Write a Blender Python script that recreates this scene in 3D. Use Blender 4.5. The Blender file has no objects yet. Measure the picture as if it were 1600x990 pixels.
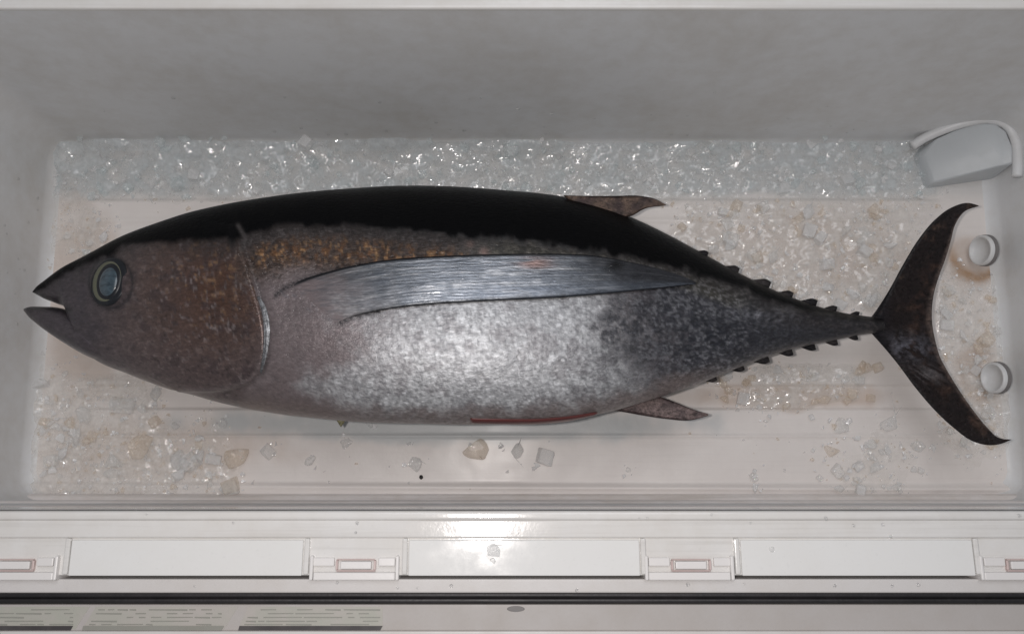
import bpy, bmesh, math, random
import numpy as np
from mathutils import Vector, Matrix
from mathutils.bvhtree import BVHTree

random.seed(7)
rng = np.random.default_rng(11)
sc = bpy.context.scene
C = sc.collection
R = math.radians

# ------------------------------------------------------------------ camera, world, light, exposure
F = 1350.0                      # focal length in photo pixels (photo 1600 x 990)
H = 0.86                        # camera height above the cooler floor
TILT = R(9.0)
cam_d = bpy.data.cameras.new('camera')
cam_d.sensor_width = 36.0
cam_d.lens = F / 1600 * 36.0
cam_d.clip_start, cam_d.clip_end = 0.01, 50
cam = bpy.data.objects.new('camera', cam_d); C.objects.link(cam)
cam.location = (0, 0, H); cam.rotation_euler = (TILT, 0, 0)
sc.camera = cam

w = bpy.data.worlds.new('World'); sc.world = w; w.use_nodes = True
bg = w.node_tree.nodes['Background']
bg.inputs[0].default_value = (0.93, 0.95, 1.0, 1); bg.inputs[1].default_value = 0.22

def lamp(name, kind, loc, energy, color, size, rot=(0, 0, 0)):
    d = bpy.data.lights.new(name, kind); d.energy = energy; d.color = color
    if kind == 'AREA':
        d.shape = 'DISK'; d.size = size
    else:
        d.shadow_soft_size = size
    o = bpy.data.objects.new(name, d); C.objects.link(o); o.location = loc; o.rotation_euler = rot
    return o
lamp('phone_flash', 'POINT', (-0.042, 0.006, H + 0.012), 8.3, (1.0, 0.94, 0.905), 0.009)
lamp('fill_light', 'AREA', (0.1, 0.55, 1.5), 4.6, (0.95, 0.96, 1.0), 0.9, (R(-20), R(4), 0))  # unseen soft fill, placed to brighten the near wall

sc.view_settings.view_transform = 'Standard'
sc.view_settings.look = 'None'
sc.view_settings.exposure = 0.0
sc.view_settings.gamma = 1.0
sc.cycles.filter_width = 1.5
sc.cycles.transparent_max_bounces = 32
sc.cycles.max_bounces = 10

# ------------------------------------------------------------------ geometry helpers
FWD = np.array([0, math.sin(TILT), -math.cos(TILT)])
UP = np.array([0, math.cos(TILT), math.sin(TILT)])
RT = np.array([1.0, 0, 0])
CAM = np.array([0, 0, H])

def at(px, py, z=0.0):
    """world point on the level z that the photograph shows at px, py"""
    d = RT * ((px - 800) / F) + UP * ((495 - py) / F) + FWD
    return CAM + d * ((z - H) / d[2])

def ray(px, py):
    d = RT * ((px - 800) / F) + UP * ((495 - py) / F) + FWD
    return Vector(d).normalized()

def pix(P):
    q = np.asarray(P) - CAM
    dz = q @ FWD
    return 800 + F * (q @ RT) / dz, 495 - F * (q @ UP) / dz

def xw(px, py, z): return float(at(px, py, z)[0])
def yw(py, z): return float(at(800, py, z)[1])

def lerp_pts(pts, x):
    p = np.array(pts, float)
    return np.interp(x, p[:, 0], p[:, 1])

def smooth_pts(pts, x):
    """monotone-ish cubic through points"""
    p = np.array(pts, float); X, Y = p[:, 0], p[:, 1]
    m = np.gradient(Y, X)
    x = np.clip(x, X[0], X[-1])
    i = np.clip(np.searchsorted(X, x) - 1, 0, len(X) - 2)
    h = X[i + 1] - X[i]; t = (x - X[i]) / h
    return ((2*t**3 - 3*t**2 + 1) * Y[i] + (t**3 - 2*t**2 + t) * h * m[i]
            + (-2*t**3 + 3*t**2) * Y[i + 1] + (t**3 - t**2) * h * m[i + 1])

def sstep(a, b, x):
    t = np.clip((np.asarray(x, float) - a) / (b - a), 0, 1)
    return t * t * (3 - 2 * t)

def vnoise(x, y, s, seed=0):
    """smooth value noise in -1..1, feature size s"""
    g = np.random.default_rng(1000 + seed).uniform(-1, 1, (256, 256))
    x = np.asarray(x, float) / s + 1000; y = np.asarray(y, float) / s + 1000
    xi = np.floor(x).astype(int); yi = np.floor(y).astype(int)
    fx = x - xi; fy = y - yi
    fx = fx*fx*(3 - 2*fx); fy = fy*fy*(3 - 2*fy)
    a = g[xi % 256, yi % 256]; b = g[(xi+1) % 256, yi % 256]
    c = g[xi % 256, (yi+1) % 256]; d = g[(xi+1) % 256, (yi+1) % 256]
    return (a*(1-fx) + b*fx)*(1-fy) + (c*(1-fx) + d*fx)*fy

def fbm(x, y, s, seed=0, o=3):
    return sum(vnoise(x, y, s / 2**k, seed + 17*k) * 0.5**k for k in range(o)) / (2 - 0.5**(o-1))

def mesh_obj(name, verts, faces, mat, parent=None, smooth=True, loc=None):
    me = bpy.data.meshes.new(name)
    verts = np.asarray(verts, float)
    if isinstance(faces, np.ndarray):
        faces = faces.tolist()
    me.from_pydata(verts.tolist(), [], faces)
    me.update()
    me.polygons.foreach_set('use_smooth', [smooth] * len(me.polygons))
    if mat: me.materials.append(mat)
    o = bpy.data.objects.new(name, me); C.objects.link(o)
    if parent is not None: o.parent = parent
    if loc is not None: o.location = loc
    return o

def bm_obj(name, bm, mat, parent=None, smooth=False, loc=None):
    bmesh.ops.recalc_face_normals(bm, faces=bm.faces)
    me = bpy.data.meshes.new(name); bm.to_mesh(me); bm.free()
    me.polygons.foreach_set('use_smooth', [smooth] * len(me.polygons))
    if mat: me.materials.append(mat)
    o = bpy.data.objects.new(name, me); C.objects.link(o)
    if parent is not None: o.parent = parent
    if loc is not None: o.location = loc
    return o

def add_box(bm, x0, x1, y0, y1, z0, z1, bev=0.0, seg=2):
    m = Matrix.Translation(((x0+x1)/2, (y0+y1)/2, (z0+z1)/2)) @ Matrix.Diagonal((abs(x1-x0), abs(y1-y0), abs(z1-z0), 1))
    t = bmesh.new()
    bmesh.ops.create_cube(t, size=1.0, matrix=m)
    if bev > 0:
        bmesh.ops.bevel(t, geom=list(t.edges), offset=bev, segments=seg, profile=0.5, affect='EDGES')
    tmp = bpy.data.meshes.new('tmp'); t.to_mesh(tmp); t.free()
    bm.from_mesh(tmp); bpy.data.meshes.remove(tmp)

def box_px(bm, x0, y0, x1, y1, z0, z1, bev=0.0006, seg=2):
    """box whose top face covers the photo rectangle x0,y0..x1,y1 at level z1"""
    ym = (y0 + y1) / 2
    add_box(bm, xw(x0, ym, z1), xw(x1, ym, z1), yw(y1, z1), yw(y0, z1), z0, z1, bev, seg)

def empty(name, loc, label, cat, group=None):
    o = bpy.data.objects.new(name, None); C.objects.link(o); o.location = loc
    o.empty_display_size = 0.05
    tag(o, label, cat, group); return o

def tag(o, label=None, cat=None, group=None, kind=None):
    if label: o['label'] = label
    if cat: o['category'] = cat
    if group: o['group'] = group
    if kind: o['kind'] = kind
    return o

def vcol(me_obj, name, cols):
    a = me_obj.data.color_attributes.new(name, 'FLOAT_COLOR', 'POINT')
    c = np.ones((len(cols), 4)); c[:, :cols.shape[1]] = cols
    a.data.foreach_set('color', c.ravel())

# ------------------------------------------------------------------ materials
class NT:
    def __init__(s, name):
        s.m = bpy.data.materials.new(name); s.m.use_nodes = True
        s.t = s.m.node_tree; s.t.nodes.clear()
        s.out = s.n('ShaderNodeOutputMaterial')
    def n(s, t, **kw):
        x = s.t.nodes.new(t)
        for k, v in kw.items():
            if k in x.inputs: x.inputs[k].default_value = v
            else: setattr(x, k, v)
        return x
    def l(s, a, b): s.t.links.new(a, b)
    def math(s, op, a, b=None, c=None):
        x = s.n('ShaderNodeMath', operation=op)
        for i, v in enumerate((a, b, c)):
            if v is None: continue
            if isinstance(v, (int, float)): x.inputs[i].default_value = v
            else: s.l(v, x.inputs[i])
        return x.outputs[0]
    def mix(s, fac, a, b, blend='MIX'):
        x = s.n('ShaderNodeMix', data_type='RGBA', blend_type=blend)
        for k, v in ((0, fac), (6, a), (7, b)):
            if isinstance(v, (int, float)): x.inputs[k].default_value = v
            elif isinstance(v, tuple): x.inputs[k].default_value = (*v, 1) if len(v) == 3 else v
            else: s.l(v, x.inputs[k])
        return x.outputs[2]
    def ramp(s, fac, lo, hi):
        x = s.n('ShaderNodeMapRange'); s.l(fac, x.inputs[0])
        x.inputs[1].default_value = lo; x.inputs[2].default_value = hi
        return x.outputs[0]
    def noise(s, scale, detail=3, rough=0.55, vec=None, dist=0.0):
        x = s.n('ShaderNodeTexNoise'); x.inputs['Scale'].default_value = scale
        x.inputs['Detail'].default_value = detail; x.inputs['Roughness'].default_value = rough
        x.inputs['Distortion'].default_value = dist
        if vec is not None: s.l(vec, x.inputs['Vector'])
        return x.outputs[0]
    def coord(s, scale=(1, 1, 1)):
        tc = s.n('ShaderNodeTexCoord'); mp = s.n('ShaderNodeMapping')
        mp.inputs['Scale'].default_value = scale
        s.l(tc.outputs['Object'], mp.inputs[0]); return mp.outputs[0]

def plastic(name, col, col2=None, rough=0.35, streak=0.0, coat=0.0, dirt=0.3, bump=0.05, spec=0.5):
    a = NT(name); p = a.n('ShaderNodeBsdfPrincipled')
    v = a.coord()
    n1 = a.noise(9, 5, 0.6, v); n2 = a.noise(70, 4, 0.6, v); n3 = a.noise(420, 2, 0.5, v)
    col2 = col2 or tuple(c * k for c, k in zip(col, (0.86, 0.83, 0.79)))
    f = a.math('MULTIPLY', a.ramp(a.math('ADD', a.math('MULTIPLY', n1, 0.65), a.math('MULTIPLY', n2, 0.35)), 0.42, 0.66), dirt * 2)
    base = a.mix(f, col, col2)
    base = a.mix(a.math('MULTIPLY', a.ramp(n3, 0.62, 0.8), 0.12), base, tuple(c * 0.6 for c in col))
    if streak:
        vs = a.coord((2.0, 90, 60)); ns = a.noise(3.0, 4, 0.6, vs)
        base = a.mix(a.math('MULTIPLY', a.ramp(ns, 0.5, 0.75), streak), base, tuple(c * 0.62 for c in col2))
    a.l(base, p.inputs['Base Color'])
    a.l(a.math('ADD', rough - 0.08, a.math('MULTIPLY', n2, 0.2)), p.inputs['Roughness'])
    p.inputs['Coat Weight'].default_value = coat; p.inputs['Coat Roughness'].default_value = 0.12
    p.inputs['Specular IOR Level'].default_value = spec
    b = a.n('ShaderNodeBump'); b.inputs['Strength'].default_value = bump; b.inputs['Distance'].default_value = 0.002
    a.l(a.math('ADD', n2, a.math('MULTIPLY', n3, 0.3)), b.inputs['Height']); a.l(b.outputs[0], p.inputs['Normal'])
    a.l(p.outputs[0], a.out.inputs[0])
    return a.m

M_liner = plastic('liner_plastic', (0.70, 0.71, 0.72), rough=0.40, dirt=0.45)
M_rim = plastic('rim_plastic', (0.76, 0.75, 0.735), rough=0.10, dirt=0.3, streak=0.25)
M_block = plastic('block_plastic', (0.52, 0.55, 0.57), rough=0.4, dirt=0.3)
M_ledge = plastic('ledge_plastic', (0.84, 0.80, 0.785), rough=0.3, dirt=0.5, streak=0.5)
M_panel = plastic('panel_plastic', (0.80, 0.80, 0.79), rough=0.09, dirt=0.1, bump=0.015)
M_lid = plastic('lid_plastic', (0.47, 0.445, 0.43), rough=0.45, dirt=0.3)
M_lidlight = plastic('lid_rib_plastic', (0.66, 0.64, 0.63), rough=0.4, dirt=0.3)
M_gasket = plastic('gasket_rubber', (0.012, 0.011, 0.012), (0.03, 0.025, 0.028), rough=0.45, dirt=0.4, bump=0.2, streak=0.0)
M_clip = plastic('clip_plastic', (0.78, 0.76, 0.75), rough=0.3, dirt=0.1)
M_loop = plastic('clip_loop_plastic', (0.62, 0.50, 0.48), rough=0.3, dirt=0.3)
M_label = plastic('label_paper', (0.42, 0.42, 0.37), (0.50, 0.44, 0.43), rough=0.4, dirt=0.4)
M_print = plastic('label_ink', (0.29, 0.29, 0.26), rough=0.5, dirt=0.3)
M_bar = plastic('label_bar_ink', (0.055, 0.05, 0.052), (0.11, 0.10, 0.10), rough=0.5, dirt=0.5)
M_mark = plastic('mould_mark_plastic', (0.20, 0.19, 0.19), rough=0.5)
M_dark = plastic('dark_gap', (0.01, 0.01, 0.01), rough=0.6)

def floor_mat():
    """white tub floor: wet film, faint streaks along the ribs, tea-coloured stains and painted shade read from an attribute"""
    a = NT('tub_floor_plastic'); p = a.n('ShaderNodeBsdfPrincipled')
    v = a.coord()
    at_ = a.n('ShaderNodeAttribute', attribute_name='stain_shade')
    sep = a.n('ShaderNodeSeparateColor'); a.l(at_.outputs['Color'], sep.inputs[0])
    n1 = a.noise(14, 5, 0.6, v); n2 = a.noise(90, 4, 0.6, v)
    base = a.mix(a.math('MULTIPLY', a.ramp(n1, 0.4, 0.65), 0.5), (0.80, 0.755, 0.725), (0.72, 0.67, 0.645))
    f = a.math('MULTIPLY', sep.outputs[0], a.math('ADD', 0.55, a.math('MULTIPLY', n2, 0.9)))
    base = a.mix(a.math('MINIMUM', f, 1.0), base, (0.40, 0.24, 0.13))
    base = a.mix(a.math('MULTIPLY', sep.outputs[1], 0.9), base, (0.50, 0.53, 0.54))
    vs = a.coord((3.0, 120, 10)); ns = a.noise(3.0, 3, 0.6, vs)
    base = a.mix(a.math('MULTIPLY', a.ramp(ns, 0.52, 0.72), 0.07), base, (0.42, 0.38, 0.36))
    a.l(base, p.inputs['Base Color'])
    a.l(a.math('ADD', 0.36, a.math('MULTIPLY', n1, 0.25)), p.inputs['Roughness'])
    p.inputs['Coat Weight'].default_value = 0.12; p.inputs['Coat Roughness'].default_value = 0.2
    b = a.n('ShaderNodeBump'); b.inputs['Strength'].default_value = 0.25; b.inputs['Distance'].default_value = 0.003
    a.l(a.noise(60, 4, 0.55, v), b.inputs['Height']); a.l(b.outputs[0], p.inputs['Normal'])
    a.l(p.outputs[0], a.out.inputs[0]); return a.m
M_floor = floor_mat()

def ice_mat(name, tint, body, cloud=0.25, refr=0.05, rough=0.062, scale=260, attr=None):
    """ice: part clear, part refracting, part cloudy, with a wet glossy skin"""
    a = NT(name); v = a.coord()
    n = a.noise(scale, 3, 0.6, v); n2 = a.noise(scale * 0.35, 3, 0.6, v)
    b = a.n('ShaderNodeBump'); b.inputs['Strength'].default_value = 0.4; b.inputs['Distance'].default_value = 0.002
    a.l(n, b.inputs['Height'])
    tr = a.n('ShaderNodeBsdfTransparent'); tr.inputs[0].default_value = (*tint, 1)
    rf = a.n('ShaderNodeBsdfRefraction'); rf.inputs['Color'].default_value = (*tint, 1)
    rf.inputs['IOR'].default_value = 1.16; rf.inputs['Roughness'].default_value = 0.06
    a.l(b.outputs[0], rf.inputs['Normal'])
    m0 = a.n('ShaderNodeMixShader'); m0.inputs[0].default_value = refr
    a.l(tr.outputs[0], m0.inputs[1]); a.l(rf.outputs[0], m0.inputs[2])
    df = a.n('ShaderNodeBsdfDiffuse'); df.inputs[0].default_value = (*body, 1)
    tl = a.n('ShaderNodeBsdfTranslucent'); tl.inputs[0].default_value = (*body, 1)
    m1 = a.n('ShaderNodeMixShader'); m1.inputs[0].default_value = 0.1
    a.l(df.outputs[0], m1.inputs[1]); a.l(tl.outputs[0], m1.inputs[2])
    m2 = a.n('ShaderNodeMixShader')
    cl = a.math('MULTIPLY', cloud, a.math('MULTIPLY', a.ramp(n2, 0.30, 0.72), 2.0))
    fr = a.n('ShaderNodeLayerWeight'); fr.inputs[0].default_value = 0.5; a.l(b.outputs[0], fr.inputs['Normal'])
    gw = a.math('ADD', a.math('MULTIPLY', a.math('POWER', fr.outputs[1], 4.0), 0.10), 0.065)
    if attr:
        k = a.n('ShaderNodeAttribute', attribute_name=attr); sp = a.n('ShaderNodeSeparateColor'); a.l(k.outputs['Color'], sp.inputs[0])
        cl = a.math('MULTIPLY', cl, sp.outputs[0]); gw = a.math('MULTIPLY', gw, sp.outputs[0])
        a.l(a.math('MULTIPLY', sp.outputs[0], refr), m0.inputs[0])
        tc = a.mix(sp.outputs[0], (1.0, 1.0, 1.0), tint); a.l(tc, tr.inputs[0])
        a.l(a.mix(sp.outputs[1], (0.93, 0.885, 0.84), (0.74, 0.79, 0.81)), df.inputs[0])
    a.l(a.math('MINIMUM', cl, 0.95), m2.inputs[0])
    a.l(m0.outputs[0], m2.inputs[1]); a.l(m1.outputs[0], m2.inputs[2])
    gl = a.n('ShaderNodeBsdfGlossy'); gl.inputs['Roughness'].default_value = rough
    gl.inputs[0].default_value = (1, 1, 1, 1); a.l(b.outputs[0], gl.inputs['Normal'])
    m3 = a.n('ShaderNodeMixShader'); a.l(gw, m3.inputs[0])
    a.l(m2.outputs[0], m3.inputs[1]); a.l(gl.outputs[0], m3.inputs[2])
    a.l(m3.outputs[0], a.out.inputs[0]); return a.m
M_ice = [ice_mat('clear_ice', (1, 1, 1), (0.95, 0.95, 0.94), 0.24),
         ice_mat('blue_ice', (0.99, 1.0, 1.0), (0.88, 0.935, 0.95), 0.22),
         ice_mat('beige_ice', (1.0, 0.985, 0.965), (0.92, 0.82, 0.71), 0.24),
         ice_mat('cloudy_ice', (1, 1, 1), (0.95, 0.95, 0.95), 0.42)]
M_slush = ice_mat('slush_ice', (0.995, 1.0, 1.0), (0.80, 0.83, 0.84), 0.38, 0.05, 0.08, 150, 'amount')
M_drop = ice_mat('water_drop', (0.99, 0.99, 0.99), (0.8, 0.8, 0.8), 0.03, 0.5, 0.04, 60)

def skin_mat(name, scale_grain=900, bump=0.35, stretch=(1, 1, 1), coat=0.25, fleck=330):
    a = NT(name); p = a.n('ShaderNodeBsdfPrincipled'); v = a.coord(stretch)
    c = a.n('ShaderNodeAttribute', attribute_name='skin_col')
    q = a.n('ShaderNodeAttribute', attribute_name='skin_prm')
    s = a.n('ShaderNodeSeparateColor'); a.l(q.outputs['Color'], s.inputs[0])
    n1 = a.noise(scale_grain, 2, 0.6, v); n2 = a.noise(scale_grain * 0.33, 3, 0.6, v)
    g = a.math('ADD', a.math('MULTIPLY', a.math('SUBTRACT', n1, 0.5), 2.6), a.math('MULTIPLY', a.math('SUBTRACT', n2, 0.5), 2.4))
    k = a.math('MAXIMUM', a.math('ADD', 1.0, a.math('MULTIPLY', g, s.outputs[2])), 0.12)
    n3 = a.noise(fleck, 2, 0.5, a.coord((stretch[0]*0.8, stretch[1]*1.2, 1)), 0.35)
    k = a.math('MULTIPLY', k, a.math('ADD', 1.0, a.math('MULTIPLY', s.outputs[2], a.math('SUBTRACT', a.math('MULTIPLY', a.ramp(n3, 0.55, 0.70), 1.3), a.math('MULTIPLY', a.ramp(n3, 0.46, 0.33), 0.9)))))
    k = a.math('MAXIMUM', k, 0.1)
    cm = a.n('ShaderNodeVectorMath', operation='SCALE'); a.l(c.outputs['Color'], cm.inputs[0]); a.l(k, cm.inputs['Scale'])
    a.l(cm.outputs[0], p.inputs['Base Color'])
    a.l(s.outputs[0], p.inputs['Metallic'])
    a.l(a.math('ADD', s.outputs[1], a.math('MULTIPLY', a.math('SUBTRACT', n2, 0.5), 0.25)), p.inputs['Roughness'])
    a.l(a.math('ADD', 0.08, a.math('MULTIPLY', s.outputs[0], 1.1)), p.inputs['Specular IOR Level'])
    a.l(a.math('MULTIPLY', s.outputs[0], coat), p.inputs['Coat Weight']); p.inputs['Coat Roughness'].default_value = 0.13
    b = a.n('ShaderNodeBump'); b.inputs['Strength'].default_value = bump; b.inputs['Distance'].default_value = 0.0011
    a.l(a.math('ADD', a.math('MULTIPLY', n1, 0.6), a.math('ADD', n2, a.math('MULTIPLY', n3, 1.3))), b.inputs['Height']); a.l(b.outputs[0], p.inputs['Normal'])
    b2 = a.n('ShaderNodeBump'); b2.inputs['Strength'].default_value = min(1.0, bump*3.2); b2.inputs['Distance'].default_value = 0.0022   # wet slime breaks the glare into glints
    a.l(a.math('ADD', n2, a.math('MULTIPLY', n3, 0.8)), b2.inputs['Height']); a.l(b2.outputs[0], p.inputs['Coat Normal'])
    a.l(p.outputs[0], a.out.inputs[0]); return a.m
M_skin = skin_mat('tuna_skin', 1000, 0.24, (0.75, 1.1, 1), 1.0)
M_fin = skin_mat('fin_skin', 500, 0.25, (0.30, 1.6, 1.0), 0.4, 420)
M_finlet = skin_mat('finlet_skin', 700, 0.3)

def gloss(name, col, rough, metal=0.0, spec=0.5, coat=0.0):
    a = NT(name); p = a.n('ShaderNodeBsdfPrincipled'); v = a.coord(); n = a.noise(300, 4, 0.6, v)
    a.l(a.mix(n, tuple(c * 0.75 for c in col), tuple(min(1, c * 1.25) for c in col)), p.inputs['Base Color'])
    p.inputs['Roughness'].default_value = rough; p.inputs['Metallic'].default_value = metal
    p.inputs['Specular IOR Level'].default_value = spec
    p.inputs['Coat Weight'].default_value = coat; p.inputs['Coat Roughness'].default_value = 0.05
    a.l(p.outputs[0], a.out.inputs[0]); return a.m
M_iris = gloss('iris', (0.13, 0.135, 0.095), 0.4, 0.2)
def pupil_mat():
    a = NT('pupil'); p = a.n('ShaderNodeBsdfPrincipled'); v = a.coord((1, 2.2, 1)); n = a.noise(140, 4, 0.65, v, 0.6)
    a.l(a.mix(a.ramp(n, 0.3, 0.68), (0.010, 0.022, 0.034), (0.060, 0.095, 0.12)), p.inputs['Base Color'])
    p.inputs['Roughness'].default_value = 0.28; p.inputs['Coat Weight'].default_value = 0.8; p.inputs['Coat Roughness'].default_value = 0.06
    a.l(p.outputs[0], a.out.inputs[0]); return a.m
M_pupil = pupil_mat()
M_socket = gloss('socket', (0.008, 0.010, 0.014), 0.35)
M_membrane = gloss('gill_membrane', (0.36, 0.40, 0.44), 0.3, 0.35)
M_slit = gloss('raw_flesh', (0.11, 0.025, 0.023), 0.35, 0.0, 0.5, 0.3)
M_pelvic = gloss('pelvic_skin', (0.22, 0.20, 0.08), 0.5)
M_speck = gloss('black_speck', (0.01, 0.01, 0.01), 0.5)

# ------------------------------------------------------------------ cooler box
RIM_SLOPE = math.tan(R(4.5))      # tilt given to the near rim so the flash glare lands on it
ZR = 0.25                                        # rim height
cooler = empty('cooler_box', (0, 0, 0), 'white plastic cooler box lying open with the whole tuna and ice in it', 'cooler')

XL0, XR0 = xw(62, 500, 0), xw(1568, 500, 0)       # tub floor edges
YF0, YN0 = yw(222, 0), yw(779, 0)
YF1, YN1 = yw(10, ZR), yw(797, ZR)
XL1, XR1 = XL0 - 0.012, XR0 + 0.012

def rrect(x0, x1, y0, y1, r, n=10, m=40):
    pts = []
    for cx, cy, a0 in ((x1-r, y1-r, 0), (x0+r, y1-r, 90), (x0+r, y0+r, 180), (x1-r, y0+r, 270)):
        for k in range(n + 1):
            t = R(a0 + 90 * k / n); pts.append((cx + r*math.cos(t), cy + r*math.sin(t)))
    return pts
verts, faces = [], []
rings = []
fr = 0.016
for k in range(9):                                # fillet between floor and wall
    t = R(90 * k / 8)
    rings.append((fr * (1 - math.sin(t)), -0.0015 + fr * (1 - math.cos(t)), 0.0))
for k in range(1, 9):
    rings.append((0.0, fr + (ZR - 0.004 - fr) * k / 8, k / 8))
for ins, z, g in rings:
    x0 = XL0 + (XL1 - XL0)*g + ins; x1 = XR0 + (XR1 - XR0)*g - ins
    y0 = YN0 + (YN1 - YN0)*g + ins; y1 = YF0 + (YF1 - YF0)*g - ins
    ring = rrect(x0, x1, y0, y1, 0.026 + 0.012*g - ins * 0.6)
    verts.append([(x, y, z) for x, y in ring])
N = len(verts[0]); V = [p for r_ in verts for p in r_]
for i in range(len(verts) - 1):
    for j in range(N):
        faces.append((i*N + j, i*N + (j+1) % N, (i+1)*N + (j+1) % N, (i+1)*N + j))
liner = mesh_obj('tub_wall', V, faces, M_liner, cooler)

# floor with low moulded ribs
nx, ny = 500, 320
gx = np.linspace(XL0 + 0.004, XR0 - 0.004, nx); gy = np.linspace(YN0 + 0.004, YF0 - 0.004, ny)
GX, GY = np.meshgrid(gx, gy)
P = np.stack([GX, GY, np.zeros_like(GX)], -1)
fpx, fpy = pix(P)
def floor_z(px, py):
    ends = sstep(120, 160, px) * (1 - sstep(1440, 1480, px))
    up = sstep(309, 317, py) * (1 - sstep(600, 604, py)) + sstep(636, 641, py)
    ridge = np.exp(-((py - 346) / 4.0)**2) * 0.0012 + np.exp(-((py - 681) / 2.5)**2) * 0.0014
    return 0.0032 * up * ends + ridge * ends + 0.003 * sstep(752, 764, py) + 0.0022*np.exp(-((py - 760 - (px - 800)*0.005)/4.0)**2)
P[..., 2] = floor_z(fpx, fpy) + 0.0003 * fbm(fpx, fpy, 60, 5)
idx = np.arange(nx*ny).reshape(ny, nx)
FQ = np.stack([idx[:-1, :-1], idx[:-1, 1:], idx[1:, 1:], idx[1:, :-1]], -1).reshape(-1, 4)
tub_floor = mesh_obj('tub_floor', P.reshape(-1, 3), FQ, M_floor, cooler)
# stains and shade: R tea-coloured, G grey-blue melt water plus painted belly shadow
def blob(px, py, cx, cy, rx, ry, seed=0):
    d = np.hypot((px - cx)/rx, (py - cy)/ry) + 0.35 * fbm(px, py, 40, seed)
    return 1 - sstep(0.55, 1.1, d)
st = (0.30*blob(fpx, fpy, 1515, 405, 42, 50, 1) + 0.75*np.exp(-((np.hypot((fpx-1528)/1.0, (fpy-392)/1.05) - 40)/9)**2) * sstep(-10, 40, fpy-380) 
      + 0.45*blob(fpx, fpy, 1530, 590, 45, 60, 2)
      + 0.30*blob(fpx, fpy, 130, 480, 90, 170, 3) + 0.25*blob(fpx, fpy, 250, 700, 220, 60, 4)
      + 0.36*blob(fpx, fpy, 1230, 620, 190, 24, 6) + 0.15*blob(fpx, fpy, 110, 290, 30, 40, 7)
      + 0.25*blob(fpx, fpy, 1230, 400, 200, 70, 9))
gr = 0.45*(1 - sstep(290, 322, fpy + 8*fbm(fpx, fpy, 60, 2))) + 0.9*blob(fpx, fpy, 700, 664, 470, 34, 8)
vcol(tub_floor, 'stain_shade', np.stack([np.clip(st, 0, 1).ravel(), np.clip(gr, 0, 1).ravel(), np.zeros(nx*ny)], -1))

# moulded blocks in the two right-hand corners
def wedge_block(name, top, z0, zt, mat, parent, bev=0.004):
    bm = bmesh.new()
    bt = [bm.verts.new(tuple(at(x, y, z))) for x, y, z in top]
    c = np.mean([v.co for v in bt], axis=0)
    bb = [bm.verts.new((v.co.x + (v.co.x-c[0])*0.10, v.co.y + (v.co.y-c[1])*0.10, z0)) for v in bt]
    n = len(bt)
    bm.faces.new(bt); bm.faces.new(bb[::-1])
    for i in range(n): bm.faces.new((bt[i], bb[i], bb[(i+1) % n], bt[(i+1) % n]))
    bmesh.ops.recalc_face_normals(bm, faces=bm.faces)
    bmesh.ops.bevel(bm, geom=list(bm.edges), offset=bev, segments=4, profile=0.5, affect='EDGES')
    return bm_obj(name, bm, mat, parent, True)
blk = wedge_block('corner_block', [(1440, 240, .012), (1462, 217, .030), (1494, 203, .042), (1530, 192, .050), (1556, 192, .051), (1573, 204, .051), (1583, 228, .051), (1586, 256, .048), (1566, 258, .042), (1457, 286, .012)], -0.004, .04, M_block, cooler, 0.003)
def tube_obj(name, pts, rad, mat, parent, n=12):
    pts = np.array(pts); d = np.gradient(pts, axis=0); d /= np.linalg.norm(d, axis=1)[:, None]
    V, Fc = [], []
    for p, t in zip(pts, d):
        s_ = np.cross(t, [0, 0, 1.0]); s_ /= np.linalg.norm(s_); u_ = np.cross(s_, t)
        for k in range(n): a_ = 2*math.pi*k/n; V.append(p + rad*(math.cos(a_)*s_ + math.sin(a_)*u_))
    for i_ in range(len(pts) - 1):
        for k in range(n): Fc.append([i_*n + k, i_*n + (k+1) % n, (i_+1)*n + (k+1) % n, (i_+1)*n + k])
    Fc += [list(range(n))[::-1], [(len(pts)-1)*n + k for k in range(n)]]
    return mesh_obj(name, V, Fc, mat, parent)
arc = np.array([(1425,228),(1450,213),(1490,197),(1530,187),(1556,188),(1577,200),(1588,225),(1590,252),(1589,276)], float)
tt = np.linspace(0, 8, 50)
ax_ = smooth_pts(np.stack([np.arange(9), arc[:, 0]], -1), tt); ay_ = smooth_pts(np.stack([np.arange(9), arc[:, 1]], -1), tt)
tube_obj('block_ridge', [at(x, y, 0.0500 - 0.030*(1 - sstep(0, 3.2, q_))) for x, y, q_ in zip(ax_, ay_, tt)], 0.0048, M_liner, cooler)

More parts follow.
